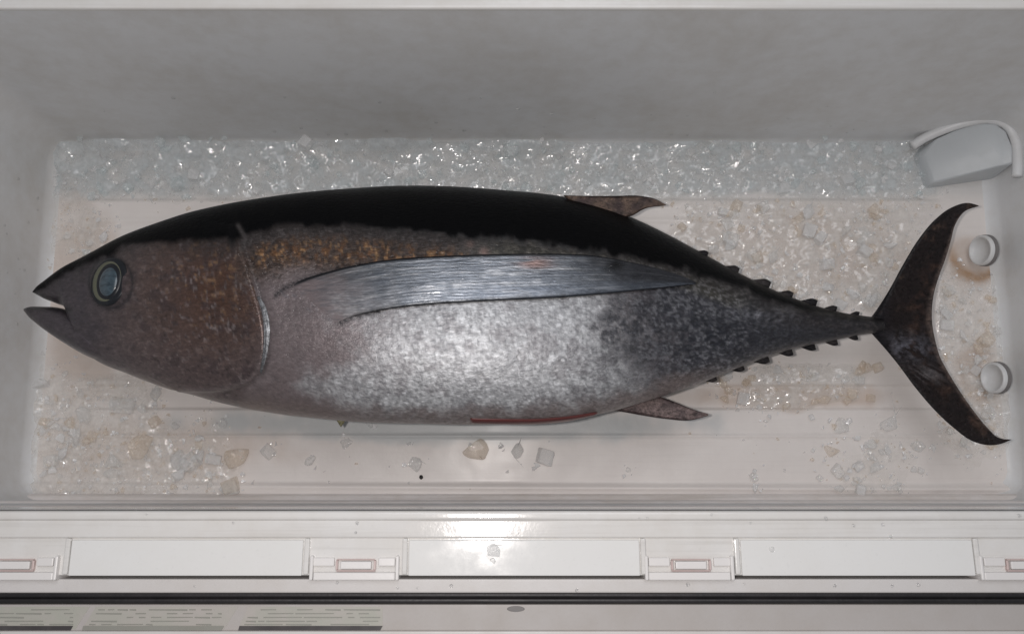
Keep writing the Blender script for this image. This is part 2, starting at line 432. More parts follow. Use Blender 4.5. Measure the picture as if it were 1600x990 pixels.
# round drain caps low on the right-hand wall
def drain(px, py):
    c = at(px, py, 0.020)
    n = Vector((-0.96, -0.03, 0.26)).normalized()
    rot = n.to_track_quat('Z', 'Y').to_matrix().to_4x4()
    bm = bmesh.new()
    prof = [(0.0150, -0.006), (0.0150, 0.001), (0.0142, 0.0018), (0.0132, 0.0018), (0.0124, 0.001), (0.0120, -0.002), (0.0, -0.0022)]
    ns = 40; rr = []
    for r_, z in prof:
        rr.append([bm.verts.new((r_*math.cos(2*math.pi*k/ns), r_*math.sin(2*math.pi*k/ns), z)) for k in range(ns)] if r_ > 0 else [bm.verts.new((0, 0, z))])
    for a_, b_ in zip(rr, rr[1:]):
        for k in range(ns):
            if len(b_) == 1: bm.faces.new((a_[k], a_[(k+1) % ns], b_[0]))
            else: bm.faces.new((a_[k], a_[(k+1) % ns], b_[(k+1) % ns], b_[k]))
    bm.transform(Matrix.Translation(c) @ rot)
    o = bm_obj('drain_cap', bm, M_liner, cooler, True)
    bm = bmesh.new()
    m = Matrix.Translation(c + np.array(n) * -0.0045) @ rot
    bmesh.ops.create_cone(bm, cap_ends=True, segments=40, radius1=0.0158, radius2=0.0156, depth=0.004, matrix=m)  # dark disc behind the cap, standing in for its shaded side
    s = bm_obj('drain_shade_disc', bm, M_mark, cooler, False); s.parent = o
drain(1533, 391); drain(1552, 590)

# rim (four sides as one moulding)
bm = bmesh.new()
add_box(bm, XL1 - 0.12, XR1 + 0.12, YF1 - 0.0015, YF1 + 0.09, ZR - 0.006, ZR, 0.002, 3)
yin, ypan = yw(798, ZR), yw(899, ZR)
add_box(bm, XL1 - 0.12, XL1 + 0.0015, YN1, YF1 - 0.002, ZR - 0.06, ZR, 0.003, 3)
add_box(bm, XR1 - 0.0015, XR1 + 0.12, YN1, YF1 - 0.002, ZR - 0.06, ZR, 0.003, 3)
add_box(bm, XL1 - 0.12, XR1 + 0.12, yw(813, ZR), yin, ZR - 0.05, ZR + 0.0012, 0.0022, 3)
add_box(bm, XL1 - 0.12, XR1 + 0.12, yw(840, ZR), yw(812.5, ZR), ZR - 0.05, ZR, 0.0010, 2)
add_box(bm, XL1 - 0.12, XR1 + 0.12, ypan, yw(839.6, ZR), ZR - 0.05, ZR - 0.0022, 0.0008, 2)
rim = bm_obj('rim', bm, M_rim, cooler)
# ledges added below the near rim, sloped and pale to brighten the wall
def prism(bm, prof, x0, x1):
    a_ = [bm.verts.new((x0, y, z)) for y, z in prof]; b_ = [bm.verts.new((x1, y, z)) for y, z in prof]; n = len(prof)
    bm.faces.new(a_); bm.faces.new(b_[::-1])
    for i in range(n): bm.faces.new((a_[i], b_[i], b_[(i+1) % n], a_[(i+1) % n]))
bm = bmesh.new()
for (pa, za), (pb, zb), bk, xo in (((771, .012), (781, .024), .02, .004), ((781.5, .10), (789, .109), .02, -.004), ((789.5, .18), (797.5, .19), .02, -.008)):
    prism(bm, [(yw(pa, za), za), ((yw(pa, za)*2 + yw(pb, zb))/3, za*.45 + zb*.55), (yw(pb, zb), zb), (yw(pb, zb) - bk, zb), (yw(pb, zb) - bk, za - .004), (yw(pa, za) - .0006, za - .004)], XL0 + xo, XR0 - xo)
bm_obj('light_catch_ledge', bm, M_ledge, cooler)

for x0, x1 in ((105, 475), (635, 1003), (1156, 1526)):
    bm = bmesh.new(); box_px(bm, x0 + 3, 843.5, x1 - 3, 899, ZR - 0.02, ZR - 0.0002, 0.0007, 2)
    pnl = bm_obj('hinge_panel', bm, M_panel, cooler)
    for xa in (x0 - 7, x1 - 1):
        bm = bmesh.new(); box_px(bm, xa, 841, xa + 8, 897, ZR - 0.02, ZR + 0.0010, 0.0009, 3)
        o = bm_obj('ridge', bm, M_rim, cooler); o.parent = pnl
for cx in (20, 555, 1080, 1605):
    bm = bmesh.new()
    box_px(bm, cx - 66, 893.5, cx + 62, 906, ZR - 0.03, ZR + 0.0012, 0.0008)
    box_px(bm, cx - 66, 871, cx - 33, 884.0, ZR - 0.03, ZR + 0.0004, 0.0006)
    box_px(bm, cx + 36, 871, cx + 62, 884.0, ZR - 0.03, ZR + 0.0004, 0.0006)
    box_px(bm, cx - 72, 868, cx - 66.5, 906, ZR - 0.03, ZR + 0.0018, 0.0008)
    box_px(bm, cx + 62.5, 868, cx + 68, 906, ZR - 0.03, ZR + 0.0018, 0.0008)
    cl = bm_obj('hinge_clip', bm, M_clip, cooler)
    bm = bmesh.new()
    box_px(bm, cx - 24, 876.5, cx + 25, 889, ZR - 0.03, ZR + 0.0012, 0.0009, 3)
    o = bm_obj('clip_tongue', bm, M_clip, cooler); o.parent = cl
    bm = bmesh.new()                                # thin rounded loop round the tongue
    def bar(xa, ya, xb, yb): box_px(bm, xa, ya, xb, yb, ZR - 0.006, ZR + 0.0006, 0.0004, 2)
    bar(cx - 30, 873, cx + 31, 875); bar(cx - 30, 890, cx + 31, 892.5)
    bar(cx - 31, 875.2, cx - 27.5, 889.8); bar(cx + 28.5, 875.2, cx + 32, 889.8)
    o = bm_obj('clip_loop', bm, M_loop, cooler); o.parent = cl
yref = yw(899, ZR)
bpy.context.view_layer.update()
for o in list(cooler.children_recursive):
    if o.name.split('.')[0] in ('rim', 'hinge_panel', 'ridge', 'hinge_clip', 'clip_tongue', 'clip_loop'):
        for v in o.data.vertices:
            if v.co.y < yw(795, ZR): v.co.z -= (v.co.y - yref) * RIM_SLOPE
# box closing the gap behind the panels, coloured black to paint in its shade
bm = bmesh.new(); add_box(bm, XL1 - 0.12, XR1 + 0.12, yw(908, ZR), yw(890, ZR), ZR - 0.08, ZR - 0.052, 0.0)
bm_obj('gap_shade_box', bm, M_dark, cooler)

# ------------------------------------------------------------------ lid, swung open against the near side
lid = None
def lid_part(name, bm, mat, parent=None):
    global lid
    o = bm_obj(name, bm, mat, cooler)
    if lid is None: lid = o
    else: o.parent = lid
    return o
bm = bmesh.new(); box_px(bm, -300, 904, 1900, 926, ZR - 0.045, ZR - 0.0035, 0.0012, 3); lid_part('lid', bm, M_lidlight)
lid['label'] = 'grey plastic lid hinged open along the near rim'
bm = bmesh.new(); box_px(bm, -300, 926, 1900, 933.5, ZR - 0.04, ZR - 0.0022, 0.0014, 3)
box_px(bm, -300, 933.8, 1900, 943, ZR - 0.04, ZR - 0.0026, 0.0018, 3); lid_part('gasket', bm, M_gasket)
bm = bmesh.new(); box_px(bm, -300, 943.5, 1900, 985, ZR - 0.04, ZR - 0.0045, 0.0010, 3); lid_part('lid_panel', bm, M_lid)
bm = bmesh.new(); box_px(bm, -300, 985.4, 1900, 1060, ZR - 0.04, ZR - 0.003, 0.0012, 3); lid_part('lid_rib', bm, M_lidlight)
bm = bmesh.new()
c = at(806, 950.5, ZR - 0.0045)
bmesh.ops.create_cone(bm, cap_ends=True, segments=28, radius1=1, radius2=0.85, depth=1, matrix=Matrix.Translation(c) @ Matrix.Diagonal((0.0066, 0.0021, 0.0006, 1)))
lid_part('mould_mark', bm, M_mark)
def sheet_px(bm, quad, z, t=0.0002, mi=0):
    tv = [bm.verts.new(tuple(at(x, y, z))) for x, y in quad]
    bv = [bm.verts.new((v.co.x, v.co.y, v.co.z - t)) for v in tv]
    fs = [bm.faces.new(tv), bm.faces.new(bv[::-1])]; n = len(tv)
    for i in range(n): fs.append(bm.faces.new((tv[i], bv[i], bv[(i+1) % n], tv[(i+1) % n])))
    for f in fs: f.material_index = mi
zl = ZR - 0.0043
for k, (x0, x1, sk, bar_) in enumerate(((-40, 118, 22, True), (128, 350, 22, False), (372, 598, 16, True))):
    bm = bmesh.new()
    sheet_px(bm, [(x0 + sk, 947), (x1 + (sk if k < 2 else 0), 947), (x1, 982), (x0, 982)], zl)
    r2 = random.Random(30 + k)
    for row, yy in enumerate((951, 957, 963, 969, 974)):
        shift = sk * (1 - (yy - 947) / 35)
        x = x0 + shift + 6
        while x < x1 + (shift if k < 2 else 0) - 14:
            l_ = r2.choice((10, 16, 24, 40, 60)); l_ = min(l_, x1 - x - 4)
            if l_ < 4: break
            if r2.random() < 0.72: sheet_px(bm, [(x, yy), (x + l_, yy), (x + l_, yy + r2.choice((1.2, 1.6, 2.4))), (x, yy + 1.6)], zl + 0.00025, 0.0002, 1)
            x += l_ + r2.choice((3, 5, 9, 20))
    xe = 114 if k == 0 else x1
    sheet_px(bm, [(x0 + 2, 977), (xe, 977), (xe - 4, 984), (x0, 984)], zl + 0.0005, 0.0002, 2)
    o = lid_part('printed_label', bm, M_label)
    o.data.materials.append(M_print); o.data.materials.append(M_bar if bar_ else M_print)

# ------------------------------------------------------------------ the tuna
PXM = 0.00058
ROLL = 0.40
top = [(52,455),(58,449),(75,437),(100,420),(150,393),(200,368),(250,350),(300,334),(350,322),(400,312),(450,304),(500,298),(550,294),(600,291),(650,290),(700,291),(750,294),(800,298),(850,303),(900,311),(950,325),(1000,345),(1050,369),(1100,396),(1150,424),(1200,449),(1250,470),(1300,485),(1350,494),(1376,497)]
bot = [(52,457),(70,467),(90,475),(106,483),(113,494),(122,522),(132,548),(150,562),(200,584),(250,603),(300,618),(350,630),(400,640),(450,647),(500,652),(550,656),(600,658),(650,659),(700,660),(750,660),(800,659),(850,657),(900,651),(950,641),(1000,627),(1050,611),(1100,594),(1150,574),(1200,556),(1250,543),(1300,533),(1350,523),(1376,519)]
hw = [(52,2.5),(60,9),(80,21),(108,34),(150,50),(200,67),(300,96),(400,114),(500,125),(600,130),(700,130),(800,125),(900,113),(1000,94),(1100,71),(1200,47),(1250,36),(1300,27),(1350,20),(1376,12)]
jtop = [(38,482),(44,480),(70,479),(90,480),(106,484),(130,496),(190,540)]
jbot = [(38,486),(48,497),(60,507),(100,535),(150,562),(190,572)]
jhw = [(38,2),(44,8),(60,17),(108,31),(150,40),(190,36)]
def axis_z(x): return 0.080 - 0.016 * sstep(900, 1376, x) + 0.004 * (1 - sstep(40, 300, x))

def loft(tp, bt, wd, x0, x1, ns, nr, n=2.12):
    u = np.linspace(0, 1, ns); xs = x0 + (x1 - x0) * (0.85*u + 0.15*u*u)
    ty, by, hw_ = smooth_pts(tp, xs), smooth_pts(bt, xs), smooth_pts(wd, xs) * PXM
    za = axis_z(xs)
    th = np.linspace(0, 2*np.pi, nr, endpoint=False)
    cs, sn = np.cos(th), np.sin(th)
    e = 2.0 / n
    cc = np.sign(cs) * np.abs(cs)**e; ss = np.sign(sn) * np.abs(sn)**e
    V, Nn = [], []
    for x, t, b, h, z in zip(xs, ty, by, hw_, za):
        T, B = at(x, t, z), at(x, b, z)
        a = np.linalg.norm(T - B) / 2
        # silhouettes of a rounded body reach past its mid plane when seen at a slant
        kk = ROLL * float(sstep(330, 620, x)) * (1 - 0.6*float(sstep(900, 1300, x)))   # the belly is rolled up a little towards the viewer
        kt = 1 / math.sqrt(1 + (kk - h * T[1] / (H - z) / a)**2); kb = 1 / math.sqrt(1 + (kk - h * B[1] / (H - z) / a)**2)
        M = (T + B) / 2; up = (T - B) / 2
        k = kb + (kt - kb) * (0.5 + 0.5*cs)
        ring = M[None] + ((cc - kk*ss) * k)[:, None] * up[None]; ring[:, 2] += ss * h
        V.append(ring)
        nn = np.stack([np.zeros(nr), cs / max(a, 1e-4), sn / max(h, 1e-4)], -1)
        Nn.append(nn / np.linalg.norm(nn, axis=1)[:, None])
    V = np.array(V); Nn = np.array(Nn)
    ids = np.arange(ns*nr).reshape(ns, nr)
    q = np.stack([ids[:-1], np.roll(ids[:-1], -1, 1), np.roll(ids[1:], -1, 1), ids[1:]], -1).reshape(-1, 4)
    fc = q.tolist() + [ids[0].tolist()] + [ids[-1][::-1].tolist()]
    return V.reshape(-1, 3), Nn.reshape(-1, 3), fc, np.repeat(za, nr)

bv, bn, bf, bz = loft(top, bot, hw, 52, 1376, 760, 264)
jv, jn, jf, jz = loft(jtop, jbot, jhw, 38, 190, 110, 120)
nb = len(bv)
AV = np.vstack([bv, jv]); AN = np.vstack([bn, jn]); AZ = np.concatenate([bz, jz])
AF = bf + [[i + nb for i in f] for f in jf]
# pattern coordinates: both flanks carry the same pattern
MIR = AV.copy(); MIR[:, 2] = AZ + np.abs(AV[:, 2] - AZ)
SX, SY = pix(MIR)

GILL = np.array([(366,352),(378,385),(390,425),(400,458),(409,490),(414,520),(414,552),(407,580),(392,597),(365,606),(330,611),(285,611)], float)
HEADP = np.vstack([GILL, [(200,575),(110,500),(110,430),(200,385),(320,345)]])
def polydist(px, py, pl):
    d = np.full(px.shape, 1e9)
    for (x0, y0), (x1, y1) in zip(pl[:-1], pl[1:]):
        dx, dy = x1-x0, y1-y0; t = np.clip(((px-x0)*dx + (py-y0)*dy) / (dx*dx + dy*dy), 0, 1)
        d = np.minimum(d, np.hypot(px - x0 - t*dx, py - y0 - t*dy))
    return d
def inside(px, py, pl):
    c = np.zeros(px.shape, bool); n = len(pl)
    for i in range(n):
        x0, y0 = pl[i]; x1, y1 = pl[(i+1) % n]
        if y0 == y1: continue
        c ^= ((y0 > py) != (y1 > py)) & (px < (x1-x0)*(py-y0)/(y1-y0) + x0)
    return c
gd = polydist(SX, SY, GILL); gin = inside(SX, SY, HEADP); gs = np.where(gin, gd, -gd)
fade = sstep(340, 372, SY) 
disp = 0.0022 * sstep(-4, 4, gs) * (1 - sstep(6, 70, gs)) * fade - 0.0010 * np.exp(-((gs + 7)/7.0)**2) * fade
# cheek plate, jaw bone, and the side keel on the tail stalk
PRE = np.array([(352,372),(338,420),(330,470),(318,520),(290,560)], float)
disp += -0.0006 * np.exp(-(polydist(SX, SY, PRE)/6)**2)
MAX = np.array([(108,484),(140,492),(172,512),(190,535)], float)
disp += -0.0005 * np.exp(-(polydist(SX, SY, MAX)/5)**2)
disp += -0.0016 * np.exp(-((np.hypot((SX-170)/34, (SY-440)/40) - 1)/0.22)**2)
KEEL = np.array([(1190,492),(1250,494),(1320,503),(1376,508)], float)
disp += 0.0035 * np.exp(-(polydist(SX, SY, KEEL)/9)**2)
disp += 0.0007 * fbm(SX, SY, 90, 21) * sstep(150, 300, SX)
BLACK = [(40,470),(60,453),(100,428),(150,404),(200,386),(250,378),(300,376),(360,374),(400,360),(450,352),(500,350),(550,352),(600,356),(650,361),(700,366),(750,370),(800,373),(850,379),(900,388),(950,396),(1000,405),(1050,416),(1100,430),(1150,446),(1200,468),(1250,486),(1300,494),(1390,503)]
AV2 = AV + AN * disp[:, None]

def col(*c): return np.array(c, float)
def paint(sx, sy):
    n4 = fbm(sx + .5*sy, sy*1.2, 7, 1, 2); n10 = fbm(sx, sy, 16, 3, 3); n40 = fbm(sx, sy, 60, 4, 3); n3 = vnoise(sx, sy, 4.2, 9)
    nf = fbm(sx + sy*.6, (sy - sx*.35)*1.7, 9, 12, 2)      # slanting scale flakes
    out = np.tile(col(.190, .155, .158), (len(sx), 1))
    metal = np.full(len(sx), .35); rough = np.full(len(sx), .40); grain = np.full(len(sx), .16)
    def lay(m, c):
        nonlocal out
        m = np.clip(m, 0, 1)[:, None]; out = out*(1 - m) + np.asarray(c)*m
    lay(.5*sstep(.0, .5, n10), col(.13, .108, .112))
    lay(.5*sstep(.2, .6, n4), col(.26, .22, .225))
    # belly: silver from behind the gill to mid body, violet-grey in front, dark blue-grey speckle aft
    lowb = sstep(530, 620, sy + 20*n40)
    silver = sstep(500 - 40*lowb, 690 - 110*lowb, sx + 50*n40 + 30*n10) * (1 - sstep(890, 1060, sx + 70*n40 - 0.25*(sy-480)))
    nff = fbm(sx + sy*.5, (sy - sx*.3)*1.6, 5.0, 14, 2)
    lay(silver, col(.40, .405, .42))
    lay(0.50*silver*sstep(.0, .4, nff + .35*n10), col(.17, .17, .185))
    lay(0.75*silver*sstep(-.05, .40, -nff*.7 + n4*.4 + .35*n40), col(.64, .65, .67))
    lay(0.45*silver*sstep(.05, .5, n10 + .5*n40), col(.19, .175, .185))
    grain = grain + .10*silver; metal = metal + .08*silver; rough = rough + .09*silver
    aft = sstep(890, 1090, sx + 60*n40 + 25*n10)
    grain = grain*(1 - aft) + .42*aft
    lay(aft, col(.050, .051, .062))
    lay(0.8*aft*sstep(-.05, .4, nff + .3*n3)*(1 - sstep(1110, 1290, sx)), col(.165, .168, .185))
    lay(0.6*aft*sstep(.1, .45, -nff + .3*n10), col(.022, .023, .03))
    dark = .8*np.exp(-((sx-1180+30*n40)/70)**2 - ((sy-535)/22)**2) + np.exp(-((sx-975 + 40*n10)/60)**2 - ((sy-520 + 30*n40)/38)**2) + np.exp(-((sx-1100)/70)**2 - ((sy-520+20*n40)/34)**2)
    lay(0.8*dark*sstep(-.15, .25, n4 + .4*n10), col(.016, .018, .026))
    lay(0.5*sstep(1120, 1220, sx), col(.022, .023, .03))
    lay(0.55*np.exp(-((sx-1215)/55)**2 - ((sy-490+8*n10)/12)**2)*sstep(-.2, .4, n4), col(.32, .32, .36))
    # under-belly edge
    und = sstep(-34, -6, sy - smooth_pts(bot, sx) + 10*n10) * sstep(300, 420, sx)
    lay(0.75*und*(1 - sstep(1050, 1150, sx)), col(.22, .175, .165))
    # head
    hd = np.where(inside(sx, sy, HEADP) | (sx < 330), 1.0, 0.0) * (1 - sstep(415, 425, sx))
    hd = np.maximum(hd, (1 - sstep(350, 400, sx)))
    lay(hd, col(.110, .080, .076))
    lay(hd*(0.6*sstep(490, 590, sy + 25*n40)), col(.125, .098, .102))
    lay(hd*0.9*np.exp(-((sx-335+20*n40)/90)**2 - ((sy-450)/105)**2), col(.088, .040, .023))
    lay(hd*0.6*sstep(.0, .5, n10), col(.050, .036, .040))
    lay(hd*0.7*sstep(.15, .5, n3*.6 + nf*.6)*np.exp(-((sx-290)/130)**2 - ((sy-470)/120)**2), col(.19, .15, .15))
    lay(hd*0.8*sstep(.30, .55, nf)*np.exp(-((sx-330)/70)**2 - ((sy-430)/80)**2), col(.26, .15, .08))
    lay(0.6*hd*sstep(.2, .5, n3)*sstep(.0, .35, -n4)*sstep(190, 230, sx), col(.024, .016, .017))
    lay(hd*0.75*(1-sstep(110, 240, sx + 20*n40)), col(.052, .048, .060))
    lay(0.55*hd*sstep(.5, .75, n3)*sstep(.0, .3, n10 + .2*n4)*sstep(200, 260, sx), col(.26, .22, .215))
    metal = np.where(hd > .5, .40, metal); rough = np.where(hd > .5, .33, rough); grain = np.where(hd > .5, .26, grain)
    # gold brown shoulder band
    blk = smooth_pts(BLACK, sx)
    wide = 1 - sstep(850, 980, sx)
    band = sstep(-4, 10, sy - blk + 8*n10) * (1 - sstep(22 + 33*wide, 40 + 55*wide, sy - blk + 14*n40 + .10*(sx-400)*(sx < 430))) * sstep(355, 400, sx)
    left = 1 - sstep(690, 800, sx + 25*n40)
    lay(band*left, col(.085, .060, .050))
    core = np.exp(-((sy - blk - 38)/19)**2)*sstep(370, 420, sx)
    lay(band*left*core*sstep(-.25, .35, n4 + .4*n10), col(.165, .075, .030))
    lay(.8*band*left*core*sstep(.2, .5, n3*.7 + .5*n4), col(.36, .21, .10))
    lay(band*left*0.75*sstep(.0, .45, vnoise(sx, sy, 4.5, 31)), col(.03, .018, .015))
    lay(0.8*band*left*np.exp(-((sy-blk-8)/14)**2), col(.050, .044, .046))
    lay(0.6*band*left*np.exp(-((sy-blk-8)/14)**2)*sstep(.05, .4, nff), col(.16, .14, .14))
    right = sstep(690, 800, sx + 25*n40) * (1 - sstep(1110, 1200, sx))
    lay(band*right, col(.070, .068, .058))
    lay(.8*band*right*sstep(.0, .4, nff), col(.20, .19, .155))
    lay(.8*band*right*sstep(930, 1000, sx)*sstep(.0, .4, nff), col(.30, .30, .32))
    for cx_, cy_, r_ in ((734, 381, 6), (757, 393, 7)):
        lay(.9*np.exp(-((sx-cx_)/r_)**2 - ((sy-cy_)/(r_*.8))**2), col(.50, .34, .30))
    grain = np.where(band > .4, .38, grain)
    # black back
    soft = (1 - sstep(-6, 46, sy - blk + 10*n10))*(1 - .55*sstep(330, 250, sx))
    lay(.80*soft, col(.020, .016, .016))
    lay(.5*soft*sstep(.1, .45, nff), col(.085, .075, .075))
    b = 1 - sstep(-5, 11, sy - blk + 9*n10)
    lay(b, col(.0022, .0024, .0030))
    metal = metal*(1-b); rough = rough*(1-b) + .40*b; grain = grain*(1-b) + .15*b
    # black notch and pale scratches above the gill plate
    notch = np.exp(-((sx-364)/6)**2 - ((sy-372)/20)**2)
    lay(notch, col(.004, .004, .005))
    SCR = np.array([(372,352),(384,372),(378,392)], float)
    lay(0.5*np.exp(-(polydist(sx, sy, SCR)/3.5)**2), col(.11, .10, .10))
    lay(0.7*np.exp(-((np.hypot((sx-172)/34, (sy-441)/40) - 1)/0.08)**2), col(.012, .012, .016))
    FU = np.array([(430,462),(446,449),(470,438),(520,424),(580,413)], float); FL = np.array([(528,506),(552,496),(592,487)], float)
    lay(.9*np.exp(-(polydist(sx, sy, FU)/3.4)**2), col(.010, .010, .013)); lay(.9*np.exp(-(polydist(sx, sy, FL)/3.2)**2), col(.010, .010, .013))
    inr = inside(sx, sy, np.vstack([FU, [(600, 480)], FL[::-1]]))
    lay(.45*inr*sstep(.0, .5, fbm(sx/3.0, sy*1.6, 6, 81, 2)), col(.115, .115, .13))
    # mouth rim and gill crease
    MOUTH = np.array([(40,481),(70,480),(108,484)], float); MO2 = np.array([(52,457),(80,471),(108,484)], float)
    lay(0.85*np.exp(-(np.minimum(polydist(sx, sy, MOUTH), polydist(sx, sy, MO2))/4)**2), col(.01, .01, .012))
    g = polydist(sx, sy, GILL); gi = inside(sx, sy, HEADP)
    lay(0.6*np.exp(-((np.where(gi, g, -g) + 5)/4)**2)*sstep(400, 470, sy)*(1 - sstep(575, 600, sy)), col(.03, .026, .028))
    lay(0.45*np.exp(-((np.where(gi, g, -g) - 4)/4)**2)*sstep(540, 600, sy), col(.26, .22, .22))
    return out, np.stack([metal, rough, grain], -1)
cols, prm = paint(SX, SY)

tuna = empty('tuna', tuple(at(750, 480, 0.004)), 'whole dark-backed tuna with long pectoral fin lying on ice in the cooler', 'fish')
t_inv = np.array(tuna.location)
def fish_part(name, V, Fc, mat, parent=tuna, smooth=True):
    return mesh_obj(name, np.asarray(V) - t_inv, Fc, mat, parent, smooth)
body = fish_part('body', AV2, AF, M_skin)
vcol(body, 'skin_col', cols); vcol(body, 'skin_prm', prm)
bvh = BVHTree.FromPolygons([tuple(v) for v in AV2], AF)

def on_skin(px, py):
    h, n, _, _ = bvh.ray_cast(Vector(CAM), ray(px, py))
    if h is None: return None, None
    if n.z < 0: n = -n
    return np.array(h), np.array(n)

def resample(pts, n):
    p = np.array(pts, float); s = np.concatenate([[0], np.cumsum(np.hypot(*np.diff(p[:, :2], axis=0).T))])
    t = np.linspace(0, s[-1], n)
    return np.stack([smooth_pts(np.stack([s, p[:, k]], -1), t) for k in range(p.shape[1])], -1)

def sheet(name, A, B, n, m, place, thick, mat, paint_fn=None, parent=tuna, tipclose=True, edge=0.12):
    """closed blade between two edges: A and B run the same way; place(px, py) gives point and normal"""
    a, b = resample(A, n), resample(B, n)
    v = np.linspace(0, 1, m)
    PX = a[:, None, 0]*(1-v) + b[:, None, 0]*v; PY = a[:, None, 1]*(1-v) + b[:, None, 1]*v
    T, Bt = [], []
    u = np.linspace(0, 1, n)
    for i in range(n):
        for j in range(m):
            p, nn = place(PX[i, j], PY[i, j], u[i], v[j])
            e = min(1.0, min(v[j], 1-v[j]) / edge); e = math.sqrt(max(0, 1 - (1-e)**2))
            e *= min(1.0, math.sqrt(max(0.0, min(u[i], 1-u[i]) / 0.03 + 0.02)))
            h = thick(u[i], v[j]) if callable(thick) else thick
            T.append(p + nn * (h*e*0.5)); Bt.append(p - nn * (h*e*0.5 + 1e-5))
    V = np.array(T + Bt); k = n*m
    ids = np.arange(k).reshape(n, m)
    f = []
    for i in range(n-1):
        for j in range(m-1):
            q = [int(ids[i, j]), int(ids[i+1, j]), int(ids[i+1, j+1]), int(ids[i, j+1])]
            f.append(q); f.append([x + k for x in q[::-1]])
    loop = [int(x) for x in list(ids[:, 0]) + list(ids[-1, 1:]) + list(ids[-2::-1, -1]) + list(ids[0, -2:0:-1])]
    for x, y in zip(loop, loop[1:] + loop[:1]): f.append([x, y, y + k, x + k])
    o = fish_part(name, V, f, mat, parent)
    bm = bmesh.new(); bm.from_mesh(o.data); bmesh.ops.recalc_face_normals(bm, faces=bm.faces); bm.to_mesh(o.data); bm.free()
    o.data.polygons.foreach_set('use_smooth', [True]*len(o.data.polygons))
    if paint_fn:
        UU = np.repeat(u, m); VV = np.tile(v, n)
        c, p = paint_fn(PX.ravel(), PY.ravel(), UU, VV)
        vcol(o, 'skin_col', np.vstack([c, c])); vcol(o, 'skin_prm', np.vstack([p, p]))
    return o

# pectoral fin, folded back along the flank
pA = [(428,462),(445,450),(470,438),(520,424),(580,415),(650,409),(720,406),(800,404),(870,404),(930,407),(980,415),(1030,426),(1065,437),(1084,445)]
pB = [(500,520),(525,505),(552,495),(590,487),(650,479),(720,474),(800,470),(880,466),(950,460),(1000,455),(1030,452),(1058,449),(1075,447),(1085,446)]
def place_pec(px, py, u, v):
    p, n = on_skin(px, py)
    lift = -0.0005 + 0.0030*sstep(0.0, 0.26, u)
    p = p + n*lift
    p = p + n*0.0048*(1 - v)*float(sstep(0.10, 0.34, u))*(1 - 0.6*float(sstep(0.7, 1.0, u)))   # the upper edge stands off the flank
    # ray corrugation
    p = p + n*0.00006*math.sin(v*math.pi*30)*sstep(.08, .25, u)
    return p, n
def paint_pec(px, py, u, v):
    st = fbm(px/9.0, v*240, 8, 41, 3); st2 = fbm(px/5.0, v*240, 13, 43, 2); n10 = fbm(px, py, 22, 44, 3)
    c = np.tile(col(.135, .147, .167), (len(px), 1)) * (1 + .45*np.exp(-((px - 760)/140)**2))[:, None]  # base colour brightened mid-fin, part of a painted glint
    def lay(m, k):
        nonlocal c
        m = np.clip(m, 0, 1)[:, None]; c = c*(1-m) + np.asarray(k)*m
    lay(.8*sstep(.0, .45, st), col(.36, .37, .39))
    lay(.35*sstep(.2, .5, fbm(px/3.0, v*120, 7, 48, 3))*np.exp(-((px-760)/150)**2), col(.60, .605, .62))  # pale streaks paint the glint at mid-fin
    lay(.75*sstep(.05, .45, st2), col(.11, .125, .15))
    lay(.65*sstep(.15, .5, n10), col(.13, .145, .17))
    lay(sstep(.62, .86, u + .10*n10 - .08*v), col(.042, .044, .052))
    lay(.35*sstep(.66, .90, u)*sstep(.1, .4, st2), col(.13, .135, .15))
    lay(np.exp(-((px-958)/17)**2 - ((py-420)/10)**2), col(.006, .006, .008))
    lay(.6*np.exp(-((px-835)/25)**2 - ((py-418)/8)**2)*sstep(0, .4, st2 + .3), col(.40, .22, .17))
    lay(.5*sstep(.55, .9, v)*sstep(.3, .5, u), col(.15, .175, .22))
    cb, pb = paint(px, py)
    f = 1 - sstep(.06, .27, u + .06*n10)
    lay(f, cb)
    e = np.maximum((1 - sstep(.035, .075, v))*sstep(.02, .08, u), np.exp(-((1-v)/.045)**2)*sstep(.05, .13, u))
    lay(e, col(.008, .009, .012))
    p = np.stack([np.full(len(px), .65) * (1 - e*.9), .30 + 0*u, np.full(len(px), .22)], -1)
    pb = pb*col(1, 1, .6); p = p*(1 - f[:, None]) + pb*f[:, None]
    return c, p
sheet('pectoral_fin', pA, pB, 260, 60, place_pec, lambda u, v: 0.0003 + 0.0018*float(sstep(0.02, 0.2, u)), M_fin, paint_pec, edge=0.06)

def flat_paint(c1, c2, edgecol=None, metal=.1, rough=.45, grain=.5):
    def f(px, py, u, v):
        n = sstep(-.4, .4, fbm(px, py, 14, 77, 3))[:, None]
        c = col(*c1)*(1-n) + col(*c2)*n
        if edgecol is not None:
            e = np.maximum(np.exp(-(v/.10)**2), .8*np.exp(-((1-v)/.05)**2))[:, None]
            c = c*(1-e) + col(*edgecol)*e
        return c, np.tile(col(metal, rough, grain), (len(px), 1))
    return f
def place_level(z, tilt=0.0):
    def f(px, py, u, v): return at(px, py, z + tilt*v), np.array([0, 0, 1.0])
    return f

